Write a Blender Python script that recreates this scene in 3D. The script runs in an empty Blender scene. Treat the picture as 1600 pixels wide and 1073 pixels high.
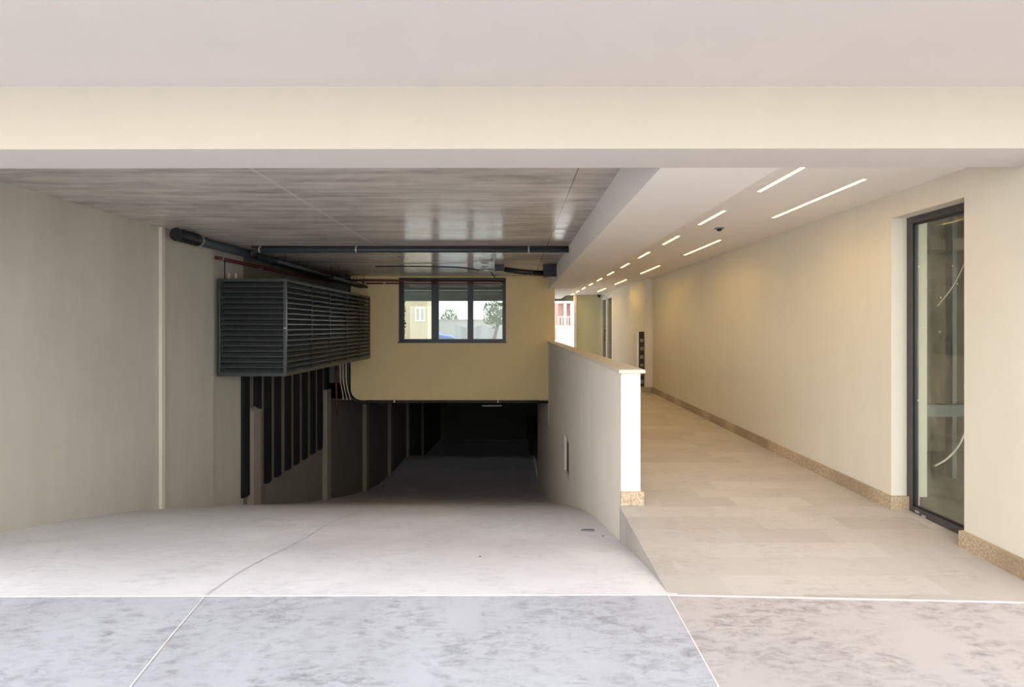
import bpy, bmesh, math, random
from mathutils import Vector, Matrix
random.seed(7)
SC = bpy.context.scene
COL = SC.collection

# ------------------------------------------------------------------ camera
# world: X across, Y away from the viewer, Z up; the eye is 1.5 m above the entrance paving
E = 1.5
F = 740.0
cam_d = bpy.data.cameras.new('camera'); cam = bpy.data.objects.new('camera', cam_d); COL.objects.link(cam)
cam.location = (0, 0, E); cam.rotation_euler = (math.radians(90), 0, 0)
cam_d.sensor_width = 36; cam_d.lens = 36 * F / 1600
cam_d.shift_x = -1.0 / 1600; cam_d.shift_y = -25.0 / 1600
cam_d.clip_start = 0.05; cam_d.clip_end = 400
SC.camera = cam

# ------------------------------------------------------------------ daylight and exposure
w = bpy.data.worlds.new('overcast_sky'); SC.world = w; w.use_nodes = True
bg = w.node_tree.nodes['Background']
_nt = w.node_tree   # hazy bright sky: brightest in the band above the horizon
_tc = _nt.nodes.new('ShaderNodeTexCoord'); _sp = _nt.nodes.new('ShaderNodeSeparateXYZ'); _cr = _nt.nodes.new('ShaderNodeValToRGB')
_nt.links.new(_tc.outputs['Generated'], _sp.inputs[0]); _nt.links.new(_sp.outputs['Z'], _cr.inputs['Fac'])
_e = _cr.color_ramp.elements; _e[0].position = 0.0; _e[0].color = (.72, 0.71, 0.69, 1); _e[1].position = 0.95; _e[1].color = (0.35, 0.38, 0.42, 1)
_m = _e.new(0.6); _m.color = (1.0, 1.0, 1.03, 1)
_nt.links.new(_cr.outputs['Color'], bg.inputs['Color']); bg.inputs['Strength'].default_value = 3.0
sun_d = bpy.data.lights.new('sun', 'SUN'); sun = bpy.data.objects.new('sun', sun_d); COL.objects.link(sun)
sun_d.energy = 1.6; sun_d.angle = math.radians(1.0); sun_d.color = (1.0, 0.98, 0.95)
sun.rotation_euler = (math.radians(-30), 0, math.radians(-18))     # high, from beyond the building
SC.view_settings.view_transform = 'Standard'; SC.view_settings.look = 'None'
SC.view_settings.gamma = 1.0; SC.view_settings.use_curve_mapping = False
SC.view_settings.exposure = 0.75
try:
    SC.cycles.max_bounces = 14; SC.cycles.diffuse_bounces = 8; SC.cycles.glossy_bounces = 5
    SC.cycles.transmission_bounces = 8; SC.cycles.transparent_max_bounces = 12
    SC.cycles.sample_clamp_indirect = 8.0; SC.cycles.use_denoising = True
    SC.cycles.use_light_tree = True
except Exception:
    pass

# ------------------------------------------------------------------ helpers
def sx(x, d): return (x - 801.0) / F * d          # measured column at distance d -> X
def sz(y, d): return E + (511.5 - y) / F * d      # measured row at distance d -> Z
def R(z): return E + z                            # height relative to the eye -> Z

def srgb(r, g, b):
    def c(v):
        v /= 255.0
        return v / 12.92 if v <= 0.04045 else ((v + 0.055) / 1.055) ** 2.4
    return (c(r), c(g), c(b), 1)

class MB:
    def __init__(s): s.bm = bmesh.new()
    def face(s, pts, mi=0):
        f = s.bm.faces.new([s.bm.verts.new(p) for p in pts]); f.material_index = mi; return f
    def hexa(s, p, mi=0, mis=None):
        """8 points: bottom 0-3 counterclockwise, top 4-7 above them."""
        v = [s.bm.verts.new(q) for q in p]
        ids = [(3, 2, 1, 0), (4, 5, 6, 7), (0, 1, 5, 4), (1, 2, 6, 5), (2, 3, 7, 6), (3, 0, 4, 7)]
        for k, q in enumerate(ids):    # bottom, top, near(-y), +x, far(+y), -x
            f = s.bm.faces.new([v[i] for i in q]); f.material_index = mis[k] if mis else mi
        return s
    def box(s, x0, x1, y0, y1, z0, z1, mi=0, mis=None):
        return s.hexa([(x0, y0, z0), (x1, y0, z0), (x1, y1, z0), (x0, y1, z0),
                       (x0, y0, z1), (x1, y0, z1), (x1, y1, z1), (x0, y1, z1)], mi, mis)
    def obox(s, c, ax, ay, az, mi=0):
        c = Vector(c); ax, ay, az = Vector(ax), Vector(ay), Vector(az)
        P = [c - ax - ay - az, c + ax - ay - az, c + ax + ay - az, c - ax + ay - az,
             c - ax - ay + az, c + ax - ay + az, c + ax + ay + az, c - ax + ay + az]
        return s.hexa(P, mi)
    def tube(s, pts, r, n=12, mi=0, caps=True):
        pts = [Vector(p) for p in pts]
        rr = r if isinstance(r, (list, tuple)) else [r] * len(pts)
        rings = []; up = None
        for i, p in enumerate(pts):
            a = pts[max(i - 1, 0)]; b = pts[min(i + 1, len(pts) - 1)]
            t = (b - a).normalized()
            if up is None:
                up = Vector((0, 0, 1)) if abs(t.z) < .9 else Vector((1, 0, 0))
            u = t.cross(up)
            if u.length < 1e-4: u = t.orthogonal()
            u.normalize(); v = u.cross(t).normalized(); up = v
            rings.append([s.bm.verts.new(p + (u * math.cos(2 * math.pi * k / n) + v * math.sin(2 * math.pi * k / n)) * rr[i]) for k in range(n)])
        for i in range(len(rings) - 1):
            for k in range(n):
                f = s.bm.faces.new((rings[i][k], rings[i][(k + 1) % n], rings[i + 1][(k + 1) % n], rings[i + 1][k]))
                f.smooth = True; f.material_index = mi
        if caps:
            for g in (rings[0][::-1], rings[-1]):
                f = s.bm.faces.new(g); f.material_index = mi
        return s
    def prism_y(s, poly, y0, y1, mi=0):
        """poly of (x, z) extruded along Y."""
        a = [s.bm.verts.new((x, y0, z)) for x, z in poly]; b = [s.bm.verts.new((x, y1, z)) for x, z in poly]
        n = len(poly)
        s.bm.faces.new(a).material_index = mi; s.bm.faces.new(b[::-1]).material_index = mi
        for i in range(n):
            s.bm.faces.new((a[i], b[i], b[(i + 1) % n], a[(i + 1) % n])).material_index = mi
        return s
    def prism_x(s, poly, x0, x1, mi=0):
        """poly of (y, z) extruded along X."""
        a = [s.bm.verts.new((x0, y, z)) for y, z in poly]; b = [s.bm.verts.new((x1, y, z)) for y, z in poly]
        n = len(poly)
        s.bm.faces.new(a).material_index = mi; s.bm.faces.new(b[::-1]).material_index = mi
        for i in range(n):
            s.bm.faces.new((a[i], b[i], b[(i + 1) % n], a[(i + 1) % n])).material_index = mi
        return s
    def build(s, name, mats, parent=None, bevel=0, origin=None):
        bmesh.ops.recalc_face_normals(s.bm, faces=s.bm.faces[:])
        if origin is None and parent is not None: origin = parent.location
        if origin is not None:
            bmesh.ops.translate(s.bm, verts=s.bm.verts[:], vec=-Vector(origin))
        me = bpy.data.meshes.new(name); s.bm.to_mesh(me); s.bm.free()
        for m in (mats if isinstance(mats, (list, tuple)) else [mats]): me.materials.append(m)
        o = bpy.data.objects.new(name, me); COL.objects.link(o)
        if parent is not None: o.parent = parent
        elif origin is not None: o.location = origin
        if bevel:
            md = o.modifiers.new('bevel', 'BEVEL'); md.width = bevel; md.segments = 2; md.limit_method = 'ANGLE'
        return o

def tag(o, label=None, cat=None, group=None, kind=None):
    if label: o['label'] = label
    if cat: o['category'] = cat
    if group: o['group'] = group
    if kind: o['kind'] = kind
    return o
def struct(o): o['kind'] = 'structure'; return o
def empty(name, loc, label=None, cat=None, group=None, kind=None):
    o = bpy.data.objects.new(name, None); COL.objects.link(o); o.location = loc; o.empty_display_size = .1
    return tag(o, label, cat, group, kind)
def copy_tree(o, parent=None):
    c = o.copy(); COL.objects.link(c); c.parent = parent
    for ch in [q for q in COL.objects if q.parent == o]: copy_tree(ch, c)
    return c

# ------------------------------------------------------------------ materials
def newmat(name):
    m = bpy.data.materials.new(name); m.use_nodes = True
    return m, m.node_tree, m.node_tree.nodes['Principled BSDF']
def N(nt, t, **k):
    n = nt.nodes.new(t)
    for a, b in k.items():
        if a.startswith('i_'): n.inputs[a[2:].replace('_', ' ')].default_value = b
        else: setattr(n, a, b)
    return n
def ramp(nt, stops, fac):
    r = N(nt, 'ShaderNodeValToRGB'); e = r.color_ramp.elements
    while len(e) < len(stops): e.new(0.5)
    for k, (p, c) in enumerate(stops): e[k].position = p; e[k].color = c
    nt.links.new(fac, r.inputs['Fac']); return r.outputs['Color']
def coords(nt, scale=(1, 1, 1), rot=(0, 0, 0)):
    g = N(nt, 'ShaderNodeNewGeometry'); mp = N(nt, 'ShaderNodeMapping')
    mp.inputs['Scale'].default_value = scale; mp.inputs['Rotation'].default_value = rot
    nt.links.new(g.outputs['Position'], mp.inputs['Vector']); return mp.outputs['Vector']
def noise(nt, vec, scale, detail=4, rough=.55, dist=0):
    n = N(nt, 'ShaderNodeTexNoise'); n.inputs['Scale'].default_value = scale
    n.inputs['Detail'].default_value = detail; n.inputs['Roughness'].default_value = rough
    n.inputs['Distortion'].default_value = dist
    nt.links.new(vec, n.inputs['Vector']); return n.outputs['Fac']
def mix(nt, fac, a, b, mode='MIX'):
    m = N(nt, 'ShaderNodeMix', data_type='RGBA', blend_type=mode)
    if isinstance(fac, (int, float)): m.inputs[0].default_value = fac
    else: nt.links.new(fac, m.inputs[0])
    for k, v in ((6, a), (7, b)):
        if isinstance(v, tuple): m.inputs[k].default_value = v
        else: nt.links.new(v, m.inputs[k])
    return m.outputs[2]
def bump(nt, bsdf, h, strength=.2, dist=.01):
    b = N(nt, 'ShaderNodeBump'); b.inputs['Strength'].default_value = strength; b.inputs['Distance'].default_value = dist
    nt.links.new(h, b.inputs['Height']); nt.links.new(b.outputs['Normal'], bsdf.inputs['Normal'])
def mth(nt, op, a, b=None, c=None):
    m = N(nt, 'ShaderNodeMath', operation=op)
    for k, v in enumerate((a, b, c)):
        if v is None: continue
        if isinstance(v, (int, float)): m.inputs[k].default_value = v
        else: nt.links.new(v, m.inputs[k])
    return m.outputs[0]

def plaster(name, c, var=.06, rough=.9, grain=60, bstr=.12, tint=None):
    m, nt, b = newmat(name)
    v = coords(nt); n1 = noise(nt, v, .9, 5, .6); n2 = noise(nt, coords(nt, (3, 3, .5)), 1.6, 4)
    dk = tuple(x * (1 - var * 2) for x in c[:3]) + (1,); lt = tuple(min(1, x * (1 + var)) for x in c[:3]) + (1,)
    c1 = ramp(nt, [(.3, dk), (.7, lt)], n1)
    c2 = ramp(nt, [(.3, tint or dk), (.7, lt)], n2)
    nt.links.new(mix(nt, .4, c1, c2), b.inputs['Base Color'])
    b.inputs['Roughness'].default_value = rough; b.inputs['Specular IOR Level'].default_value = .25
    bump(nt, b, noise(nt, v, grain, 3, .6), bstr, .004)
    return m

def plain(name, c, rough=.5, metal=0, spec=.5, var=.12, sc=14):
    m, nt, b = newmat(name)
    n = noise(nt, coords(nt), sc, 3)
    dk = tuple(x * (1 - var) for x in c[:3]) + (1,); lt = tuple(min(1, x * (1 + var)) for x in c[:3]) + (1,)
    nt.links.new(ramp(nt, [(.3, dk), (.7, lt)], n), b.inputs['Base Color'])
    b.inputs['Roughness'].default_value = rough; b.inputs['Metallic'].default_value = metal
    b.inputs['Specular IOR Level'].default_value = spec
    return m

def smear_floor(name, base, dark, light, tiles=None, sx_=1.0, amt=.5):
    """pale cement screed or stone with smeared mortar film"""
    m, nt, b = newmat(name)
    v = coords(nt, (1, 1, 1), (0, 0, .5)); v2 = coords(nt, (1.1, 3.2, 1), (0, 0, -.6)); v3 = coords(nt)
    n1 = noise(nt, v3, .8, 5, .6, .4); n2 = noise(nt, v2, 9.0, 8, .72, .7); n3 = noise(nt, v, 2.6, 7, .7, .5)
    col = ramp(nt, [(.3, base), (.7, light)], n1)
    if tiles:
        br = N(nt, 'ShaderNodeTexBrick'); br.inputs['Scale'].default_value = 1
        br.inputs['Brick Width'].default_value = .62; br.inputs['Row Height'].default_value = .205
        br.inputs['Mortar Size'].default_value = .0014; br.inputs['Mortar Smooth'].default_value = 0.2
        br.offset = .37; br.inputs['Bias'].default_value = .0
        br.inputs['Color1'].default_value = tiles[0]; br.inputs['Color2'].default_value = tiles[1]
        br.inputs['Mortar'].default_value = tiles[2]
        nt.links.new(v3, br.inputs['Vector'])
        col = mix(nt, .5, col, br.outputs['Color'])
    sm = ramp(nt, [(.44, (0, 0, 0, 1)), (.66, (1, 1, 1, 1))], n2)
    big = ramp(nt, [(.40, (0, 0, 0, 1)), (.60, (1, 1, 1, 1))], n3)
    f = mth(nt, 'MULTIPLY', sm, big); f = mth(nt, 'MULTIPLY', f, amt)
    col = mix(nt, f, col, dark)
    nt.links.new(col, b.inputs['Base Color'])
    b.inputs['Roughness'].default_value = .62; b.inputs['Specular IOR Level'].default_value = .35
    bump(nt, b, noise(nt, v3, 40, 4), .06, .004)
    return m

M = {}
M['soffit'] = plaster('painted_soffit', srgb(199, 191, 187), .02, .85)
M['fascia'] = plaster('cream_render', srgb(178, 171, 156), .02, .9, 90, .25)
M['white_paint'] = plaster('white_ceiling_paint', srgb(226, 220, 214), .015, .8, 50, .05)
M['cream_wall'] = plaster('cream_wall_paint', srgb(208, 202, 187), .03, .85, 45, .12)
M['parapet'] = plaster('warm_white_render', srgb(224, 216, 203), .035, .9, 70, .2)
M['grey_render'] = plaster('grey_cement_render', srgb(190, 187, 174), .05, .92, 55, .2, srgb(176, 173, 160))
M['green_wall'] = plaster('pale_green_wall', srgb(205, 206, 178), .02, .85)
M['backwall'] = plaster('beige_render', srgb(222, 203, 156), .03, .9)
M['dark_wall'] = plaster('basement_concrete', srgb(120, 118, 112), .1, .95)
M['pier'] = plaster('pale_concrete_pier', srgb(150, 143, 128), .08, .9)
M['screed'] = smear_floor('ramp_screed', srgb(211, 209, 211), srgb(172, 171, 174), srgb(230, 228, 230), amt=.5)
M['apron'] = smear_floor('grey_apron_screed', srgb(160, 161, 166), srgb(112, 112, 116), srgb(178, 180, 186), amt=.85)
M['apron_pink'] = smear_floor('stone_apron', srgb(166, 159, 157), srgb(116, 109, 106), srgb(180, 173, 170), amt=.9)
M['stone'] = smear_floor('walkway_stone_tiles', srgb(172, 165, 158), srgb(132, 124, 117), srgb(186, 179, 172),
                         (srgb(186, 180, 174), srgb(158, 150, 142), srgb(160, 152, 144)), amt=.35)
M['steel'] = plain('galvanised_steel', srgb(150, 158, 155), .4, .7)
M['grey_frame'] = plain('anthracite_frame', srgb(72, 68, 68), .4, .1)
M['blue_frame'] = plain('blue_black_frame', srgb(30, 35, 43), .35, .3)
M['louvre'] = plain('dark_grey_louvre_metal', srgb(76, 81, 82), .28, .45, .6)
M['black'] = plain('black_plastic', srgb(26, 28, 32), .45)
M['pipe_grey'] = plain('blue_grey_drain_pipe', srgb(50, 57, 62), .35)
M['pipe_red'] = plain('red_oxide_pipe', srgb(84, 30, 27), .45)
M['conduit'] = plain('white_conduit', srgb(205, 198, 182), .5)
M['clamp'] = plain('zinc_clamp', srgb(190, 190, 185), .3, .6)
M['slot'] = plain('black_slot_board', srgb(20, 22, 26), .7, 0, .3)
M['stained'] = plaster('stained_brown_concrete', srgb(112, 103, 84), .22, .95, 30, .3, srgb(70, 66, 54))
M['dull_steel'] = plain('dull_stud_steel', srgb(96, 104, 100), .5, .4)
M['passage'] = plaster('dark_passage_paint', srgb(112, 118, 116), .05)
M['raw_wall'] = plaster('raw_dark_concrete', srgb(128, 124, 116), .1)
M['garden_white'] = plain('garden_wall_render', srgb(150, 150, 146), .8)
M['white_line'] = plain('pale_joint_strip', srgb(206, 200, 197), .6)
M['joint'] = plain('grey_joint_filler', srgb(192, 190, 190), .8)
M['plastic_white'] = plain('white_plastic', srgb(228, 226, 220), .4)
M['asphalt'] = plain('pale_yard_paving', srgb(214, 213, 211), .8, 0, .3, .06, 3)
M['leaf'] = plain('olive_leaves', srgb(70, 92, 52), .6, 0, .3, .35, 9)
M['bark'] = plain('tree_bark', srgb(110, 100, 90), .9)
M['car_blue'] = plain('blue_car_paint', srgb(70, 110, 170), .2, .3, .6, .03)
M['rubber'] = plain('tyre_rubber', srgb(28, 28, 28), .8)
M['cap'] = plain('pale_limestone_cap', srgb(206, 196, 176), .6, 0, .3, .06, 12)
M['red_facade'] = plain('red_brown_facade', srgb(150, 118, 108), .85, 0, .2, .12, 4)
M['glass_dark'] = plain('dark_glazing', srgb(60, 68, 66), .08, 0, .8)

def granite(name, a, b_, c):
    m, nt, b = newmat(name)
    v = coords(nt); vo = N(nt, 'ShaderNodeTexVoronoi'); vo.inputs['Scale'].default_value = 150
    nt.links.new(v, vo.inputs['Vector'])
    n = noise(nt, v, 60, 4, .7)
    col = ramp(nt, [(.35, a), (.5, b_), (.68, c)], n)
    br = noise(nt, coords(nt, (.1, 2.2, .1)), 1.0, 0)
    col = mix(nt, ramp(nt, [(.4, (0, 0, 0, 1)), (.6, (.55, .55, .55, 1))], br), col, tuple(x * .72 for x in a[:3]) + (1,))
    nt.links.new(col, b.inputs['Base Color']); b.inputs['Roughness'].default_value = .45
    return m
M['granite'] = granite('beige_granite_skirting', srgb(146, 126, 102), srgb(176, 156, 130), srgb(200, 184, 162))

def concrete_ceiling():
    m, nt, b = newmat('board_marked_concrete')
    v = coords(nt, (.8, 2.4, 1)); vb = coords(nt, (.3, 5.0, 1)); v0 = coords(nt)
    n1 = noise(nt, v, 2.0, 7, .65, .6); n2 = noise(nt, vb, 2.0, 5, .6); n3 = noise(nt, v0, .7, 4)
    c1 = ramp(nt, [(.3, srgb(140, 134, 130)), (.5, srgb(192, 184, 178)), (.72, srgb(220, 212, 205))], n1)
    c2 = ramp(nt, [(.35, srgb(156, 150, 146)), (.65, srgb(212, 204, 198))], n2)
    col = mix(nt, .5, c1, c2)
    col = mix(nt, ramp(nt, [(.55, (0, 0, 0, 1)), (.75, (.35, .35, .35, 1))], n3), col, srgb(140, 136, 131))
    g = N(nt, 'ShaderNodeNewGeometry'); sep = N(nt, 'ShaderNodeSeparateXYZ'); nt.links.new(g.outputs['Position'], sep.inputs[0])
    def line(axis, p, wd):
        a = mth(nt, 'SUBTRACT', sep.outputs[axis], p); a = mth(nt, 'ABSOLUTE', a); return mth(nt, 'LESS_THAN', a, wd)
    f = mth(nt, 'MULTIPLY', line('X', .55, .006), .7)
    col = mix(nt, f, col, srgb(95, 90, 86))
    f = mth(nt, 'MULTIPLY', line('X', -2.19, .022), .45)
    col = mix(nt, f, col, srgb(215, 208, 200))
    # board joints across
    fr = mth(nt, 'FRACT', mth(nt, 'MULTIPLY', sep.outputs['Y'], 1.6)); lj = mth(nt, 'LESS_THAN', fr, .02)
    col = mix(nt, mth(nt, 'MULTIPLY', lj, .10), col, srgb(130, 124, 119))
    nt.links.new(col, b.inputs['Base Color'])
    rg = ramp(nt, [(.3, (.10, .10, .10, 1)), (.7, (.26, .26, .26, 1))], n2); nt.links.new(rg, b.inputs['Roughness'])
    b.inputs['Specular IOR Level'].default_value = .13
    h = mth(nt, 'ADD', mth(nt, 'MULTIPLY', n2, 1.0), mth(nt, 'MULTIPLY', n1, .4))
    bump(nt, b, h, .05, .02)
    return m
M['conc_ceiling'] = concrete_ceiling()

def glass(name, tint, specks=False, rough=.02):
    m, nt, b = newmat(name)
    out = nt.nodes['Material Output']
    tr = N(nt, 'ShaderNodeBsdfTransparent'); tr.inputs['Color'].default_value = tint
    gl = N(nt, 'ShaderNodeBsdfGlossy'); gl.inputs['Roughness'].default_value = rough
    fr = N(nt, 'ShaderNodeFresnel'); gm = N(nt, 'ShaderNodeNewGeometry')     # same reflectance from both sides of the pane
    ior = mth(nt, 'SUBTRACT', 1.5, mth(nt, 'MULTIPLY', gm.outputs['Backfacing'], 1.5 - 1 / 1.5)); nt.links.new(ior, fr.inputs['IOR'])
    ms = N(nt, 'ShaderNodeMixShader')
    nt.links.new(fr.outputs[0], ms.inputs[0]); nt.links.new(tr.outputs[0], ms.inputs[1]); nt.links.new(gl.outputs[0], ms.inputs[2])
    last = ms.outputs[0]
    if specks:   # dried plaster splashes and a film of dust on the pane
        df = N(nt, 'ShaderNodeBsdfDiffuse'); df.inputs['Color'].default_value = srgb(225, 220, 205)
        vo = N(nt, 'ShaderNodeTexVoronoi'); vo.inputs['Scale'].default_value = 9; vo.inputs['Randomness'].default_value = 1
        nt.links.new(coords(nt, (1, 1, .7)), vo.inputs['Vector'])
        s1 = mth(nt, 'LESS_THAN', vo.outputs['Distance'], .045)
        du = noise(nt, coords(nt, (1, 2, 1)), 3, 5, .7)
        d2 = mth(nt, 'MULTIPLY', ramp(nt, [(.35, (.02, .02, .02, 1)), (.75, (.13, .13, .13, 1))], du), 1.0)
        f = mth(nt, 'MAXIMUM', s1, d2)
        m2 = N(nt, 'ShaderNodeMixShader'); nt.links.new(f, m2.inputs[0]); nt.links.new(last, m2.inputs[1]); nt.links.new(df.outputs[0], m2.inputs[2])
        last = m2.outputs[0]
    nt.links.new(last, out.inputs['Surface'])
    return m
M['pane'] = glass('clear_pane', (.86, .9, .88, 1))
M['dusty'] = glass('dusty_pane', (.86, .89, .84, 1), True)

def emit(name, c, s):
    m, nt, b = newmat(name); b.inputs['Base Color'].default_value = (0.8, 0.8, 0.8, 1)
    b.inputs['Emission Color'].default_value = c; b.inputs['Emission Strength'].default_value = s; return m
M['led'] = emit('warm_led_diffuser', (1.0, .64, .15, 1), 34)

# ------------------------------------------------------------------ ground surfaces
RAMP = [(2.66, -1.500), (3.1, -1.56), (3.6, -1.68), (4.06, -1.82), (4.6, -1.90 - .03), (5.4, -2.13), (6.25, -2.39), (7.3, -2.75), (8.27, -3.09),
        (9.4, -3.50), (10.5, -3.89), (11.95, -4.33), (13.5, -4.80), (14.9, -5.17), (16.4, -5.48), (17.9, -5.66), (19.5, -5.71),
        (21.1, -5.72), (23, -6.2), (25.6, -6.9), (31, -7.3)]
def ramp_z(d):
    if d <= RAMP[0][0]: return R(RAMP[0][1])
    for (a, za), (b, zb) in zip(RAMP, RAMP[1:]):
        if d <= b: return R(za + (zb - za) * (d - a) / (b - a))
    return R(RAMP[-1][1])
WALK = [(2.6, -1.505), (2.85, -1.50), (3.9, -1.47), (10.4, -1.42), (16.25, -1.40)]
def walk_z(d):
    if d <= WALK[0][0]: return R(WALK[0][1])
    for (a, za), (b, zb) in zip(WALK, WALK[1:]):
        if d <= b: return R(za + (zb - za) * (d - a) / (b - a))
    return R(WALK[-1][1])

# open yard behind and in front of the building
m = MB(); m.box(-30, 30, -40, 0.2, R(-1.75), R(-1.5)); struct(m.build('ground', M['asphalt']))
# entrance apron: grey screed on the driveway side, stone on the walkway side
m = MB(); m.hexa([(-8, .2, R(-1.75)), (.83, .2, R(-1.75)), (.87, 2.66, R(-1.75)), (-8, 2.62, R(-1.75)),
                  (-8, .2, R(-1.5)), (.83, .2, R(-1.5)), (.87, 2.66, R(-1.5)), (-8, 2.62, R(-1.5))])
struct(m.build('floor', M['apron']))
m = MB(); m.hexa([(.83, .2, R(-1.75)), (8, .2, R(-1.75)), (8, 2.38, R(-1.75)), (.87, 2.66, R(-1.75)),
                  (.83, .2, R(-1.5)), (8, .2, R(-1.5)), (8, 2.38, R(-1.5)), (.87, 2.66, R(-1.5))])
struct(m.build('floor', M['apron_pink']))
# ramp
m = MB()
prof = [RAMP[0]] + RAMP[1:]
fine = []
for (a, za), (b, zb) in zip(prof, prof[1:]):
    for k in range(3): fine.append(a + (b - a) * k / 3)
fine.append(prof[-1][0])
XS = [-5.3, -4, -3, -2, -1, 0, .93]
def smooth_z(d):
    return (ramp_z(max(2.66, d - .35)) + 2 * ramp_z(d) + ramp_z(d + .35)) / 4 if d > 3.0 else ramp_z(d)
grid = [[m.bm.verts.new((x, d if d > 2.7 else (2.62 if x < -.5 else 2.66), smooth_z(d))) for x in XS] for d in fine]
for a, b in zip(grid, grid[1:]):
    for k in range(len(XS) - 1):
        f = m.bm.faces.new((a[k], a[k + 1], b[k + 1], b[k])); f.smooth = True
struct(m.build('driveway_floor', M['screed']))
# basement floor beyond the retaining wall
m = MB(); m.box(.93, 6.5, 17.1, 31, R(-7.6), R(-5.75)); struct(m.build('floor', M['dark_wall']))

# walkway slab of stone tiles
m = MB()
for (a, _), (b, _) in zip(WALK[0:], WALK[1:]):
    x0 = .88 if b <= 3.95 else 1.06
    m.hexa([(x0, a, R(-3.0)), (3.6, a, R(-3.0)), (3.6, b, R(-3.0)), (x0, b, R(-3.0)),
            (x0, a, walk_z(a)), (3.6, a, walk_z(a)), (3.6, b, walk_z(b)), (x0, b, walk_z(b))])
struct(m.build('floor', M['stone']))
# pale joint strips
m = MB(); m.hexa([(-8, 2.612, R(-1.51)), (.9, 2.654, R(-1.51)), (.9, 2.663, R(-1.51)), (-8, 2.622, R(-1.51)),
                  (-8, 2.612, R(-1.498)), (.9, 2.654, R(-1.498)), (.9, 2.663, R(-1.497)), (-8, 2.622, R(-1.497))])
m.hexa([(.87, 2.65, R(-1.51)), (8, 2.379, R(-1.51)), (8, 2.39, R(-1.51)), (.86, 2.66, R(-1.51)),
        (.87, 2.65, R(-1.496)), (8, 2.379, R(-1.496)), (8, 2.39, R(-1.496)), (.86, 2.66, R(-1.496))])
struct(m.build('trim_1', M['white_line']))
m = MB()
z = smooth_z(4.6) + .002
m.face([(-3.3, 4.59, z + .004), (.0, 4.59, z + .004), (.0, 4.602, z), (-3.3, 4.602, z)])
struct(m.build('trim_2', M['white_line']))
# long construction joint along the drive
m = MB(); pj = [(-1.5, .9), (-1.58, 1.9), (-1.66, 2.3), (-1.72, 2.66), (-1.74, 3.6), (-1.84, 4.6), (-1.86, 6), (-1.85, 8), (-1.8, 11), (-1.78, 15), (-1.86, 21)]
def joint(pts, m, wd):
  for (xa, a), (xb, b) in zip(pts, pts[1:]):
      for k in range(6):
          t0, t1 = k / 6, (k + 1) / 6
          u0, u1 = a + (b - a) * t0, a + (b - a) * t1; v0, v1 = xa + (xb - xa) * t0, xa + (xb - xa) * t1
          h0 = (smooth_z(u0) if u0 > 2.66 else R(-1.5)) + .003; h1 = (smooth_z(u1) if u1 > 2.66 else R(-1.5)) + .003
          m.face([(v0 - wd, u0, h0), (v0 + wd, u0, h0), (v1 + wd, u1, h1), (v1 - wd, u1, h1)])
joint(pj[3:], m, .005)
struct(m.build('trim_3', M['joint']))
m = MB(); joint(pj[:4], m, .004); struct(m.build('trim_8', M['white_line']))
# edge line between the two kinds of apron
m = MB(); m.hexa([(.827, .2, R(-1.51)), (.834, .2, R(-1.51)), (.874, 2.64, R(-1.51)), (.867, 2.64, R(-1.51)),
                  (.827, .2, R(-1.498)), (.834, .2, R(-1.498)), (.874, 2.64, R(-1.498)), (.867, 2.64, R(-1.498))])
struct(m.build('trim_4', M['white_line']))

# ------------------------------------------------------------------ overhead
m = MB(); m.box(-9, 9, 1.5, 2.6, R(1.30), R(1.7)); struct(m.build('ceiling', M['soffit']))
m = MB()   # header beam across the opening
m.hexa([(-9, 2.555, R(.953)), (9, 2.555, R(.974)), (9, 2.86, R(.974)), (-9, 2.86, R(.953)),
        (-9, 2.555, R(1.6)), (9, 2.555, R(1.6)), (9, 2.86, R(1.6)), (-9, 2.86, R(1.6))], mis=[1, 0, 0, 0, 1, 0])
struct(m.build('beam', [M['fascia'], M['soffit']]))
m = MB()
m.hexa([(-5.3, 2.86, R(1.335)), (.9, 2.86, R(1.335)), (.9, 12.2, R(1.285)), (-5.3, 12.2, R(1.285)),
        (-5.3, 2.86, R(1.6)), (.9, 2.86, R(1.6)), (.9, 12.2, R(1.6)), (-5.3, 12.2, R(1.6))])
struct(m.build('ceiling', M['conc_ceiling']))
m = MB(); m.box(.9, 1.62, 2.86, 16.25, R(.968), R(1.6)); struct(m.build('beam', M['white_paint']))
# walkway ceiling with recessed channels for the light strips
LED_L = [(.004294 + .001624 * k) * F for k in range(11)]
LED_R = [(.004665 + .003255 * k) * F for k in range(6)]
slots = [(1.945, 1.975, a, a + .59) for a in LED_L] + [(2.55, 2.58, a, a + 1.21) for a in LED_R if a < 15]
m = MB()
SLOT = .016
def row(x0, x1, spans):
    y = 2.86
    for a, b in spans:
        m.box(x0, x1, y, a, R(1.08), R(1.08) + .1); m.box(x0, x1, a, b, R(1.08) + SLOT + .004, R(1.08) + .1); y = b
    m.box(x0, x1, y, 16.25, R(1.08), R(1.08) + .1)
row(1.945, 1.975, [(a, a + .59) for a in LED_L]); row(2.55, 2.58, [(a, min(a + 1.21, 15.79)) for a in LED_R if a < 15])
for x0, x1 in ((1.62, 1.945), (1.975, 2.55), (2.58, 3.6)): m.box(x0, x1, 2.86, 16.25, R(1.08), R(1.08) + .1)
m.box(1.62, 3.6, 2.86, 16.25, R(1.18), R(1.6))
struct(m.build('ceiling', M['white_paint']))
m = MB(); m.box(-5.3, 7, 2.6, 16.25, R(1.55), R(2.6)); struct(m.build('roof', M['fascia']))  # unseen mass added over the building to stop sky light leaking in
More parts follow.
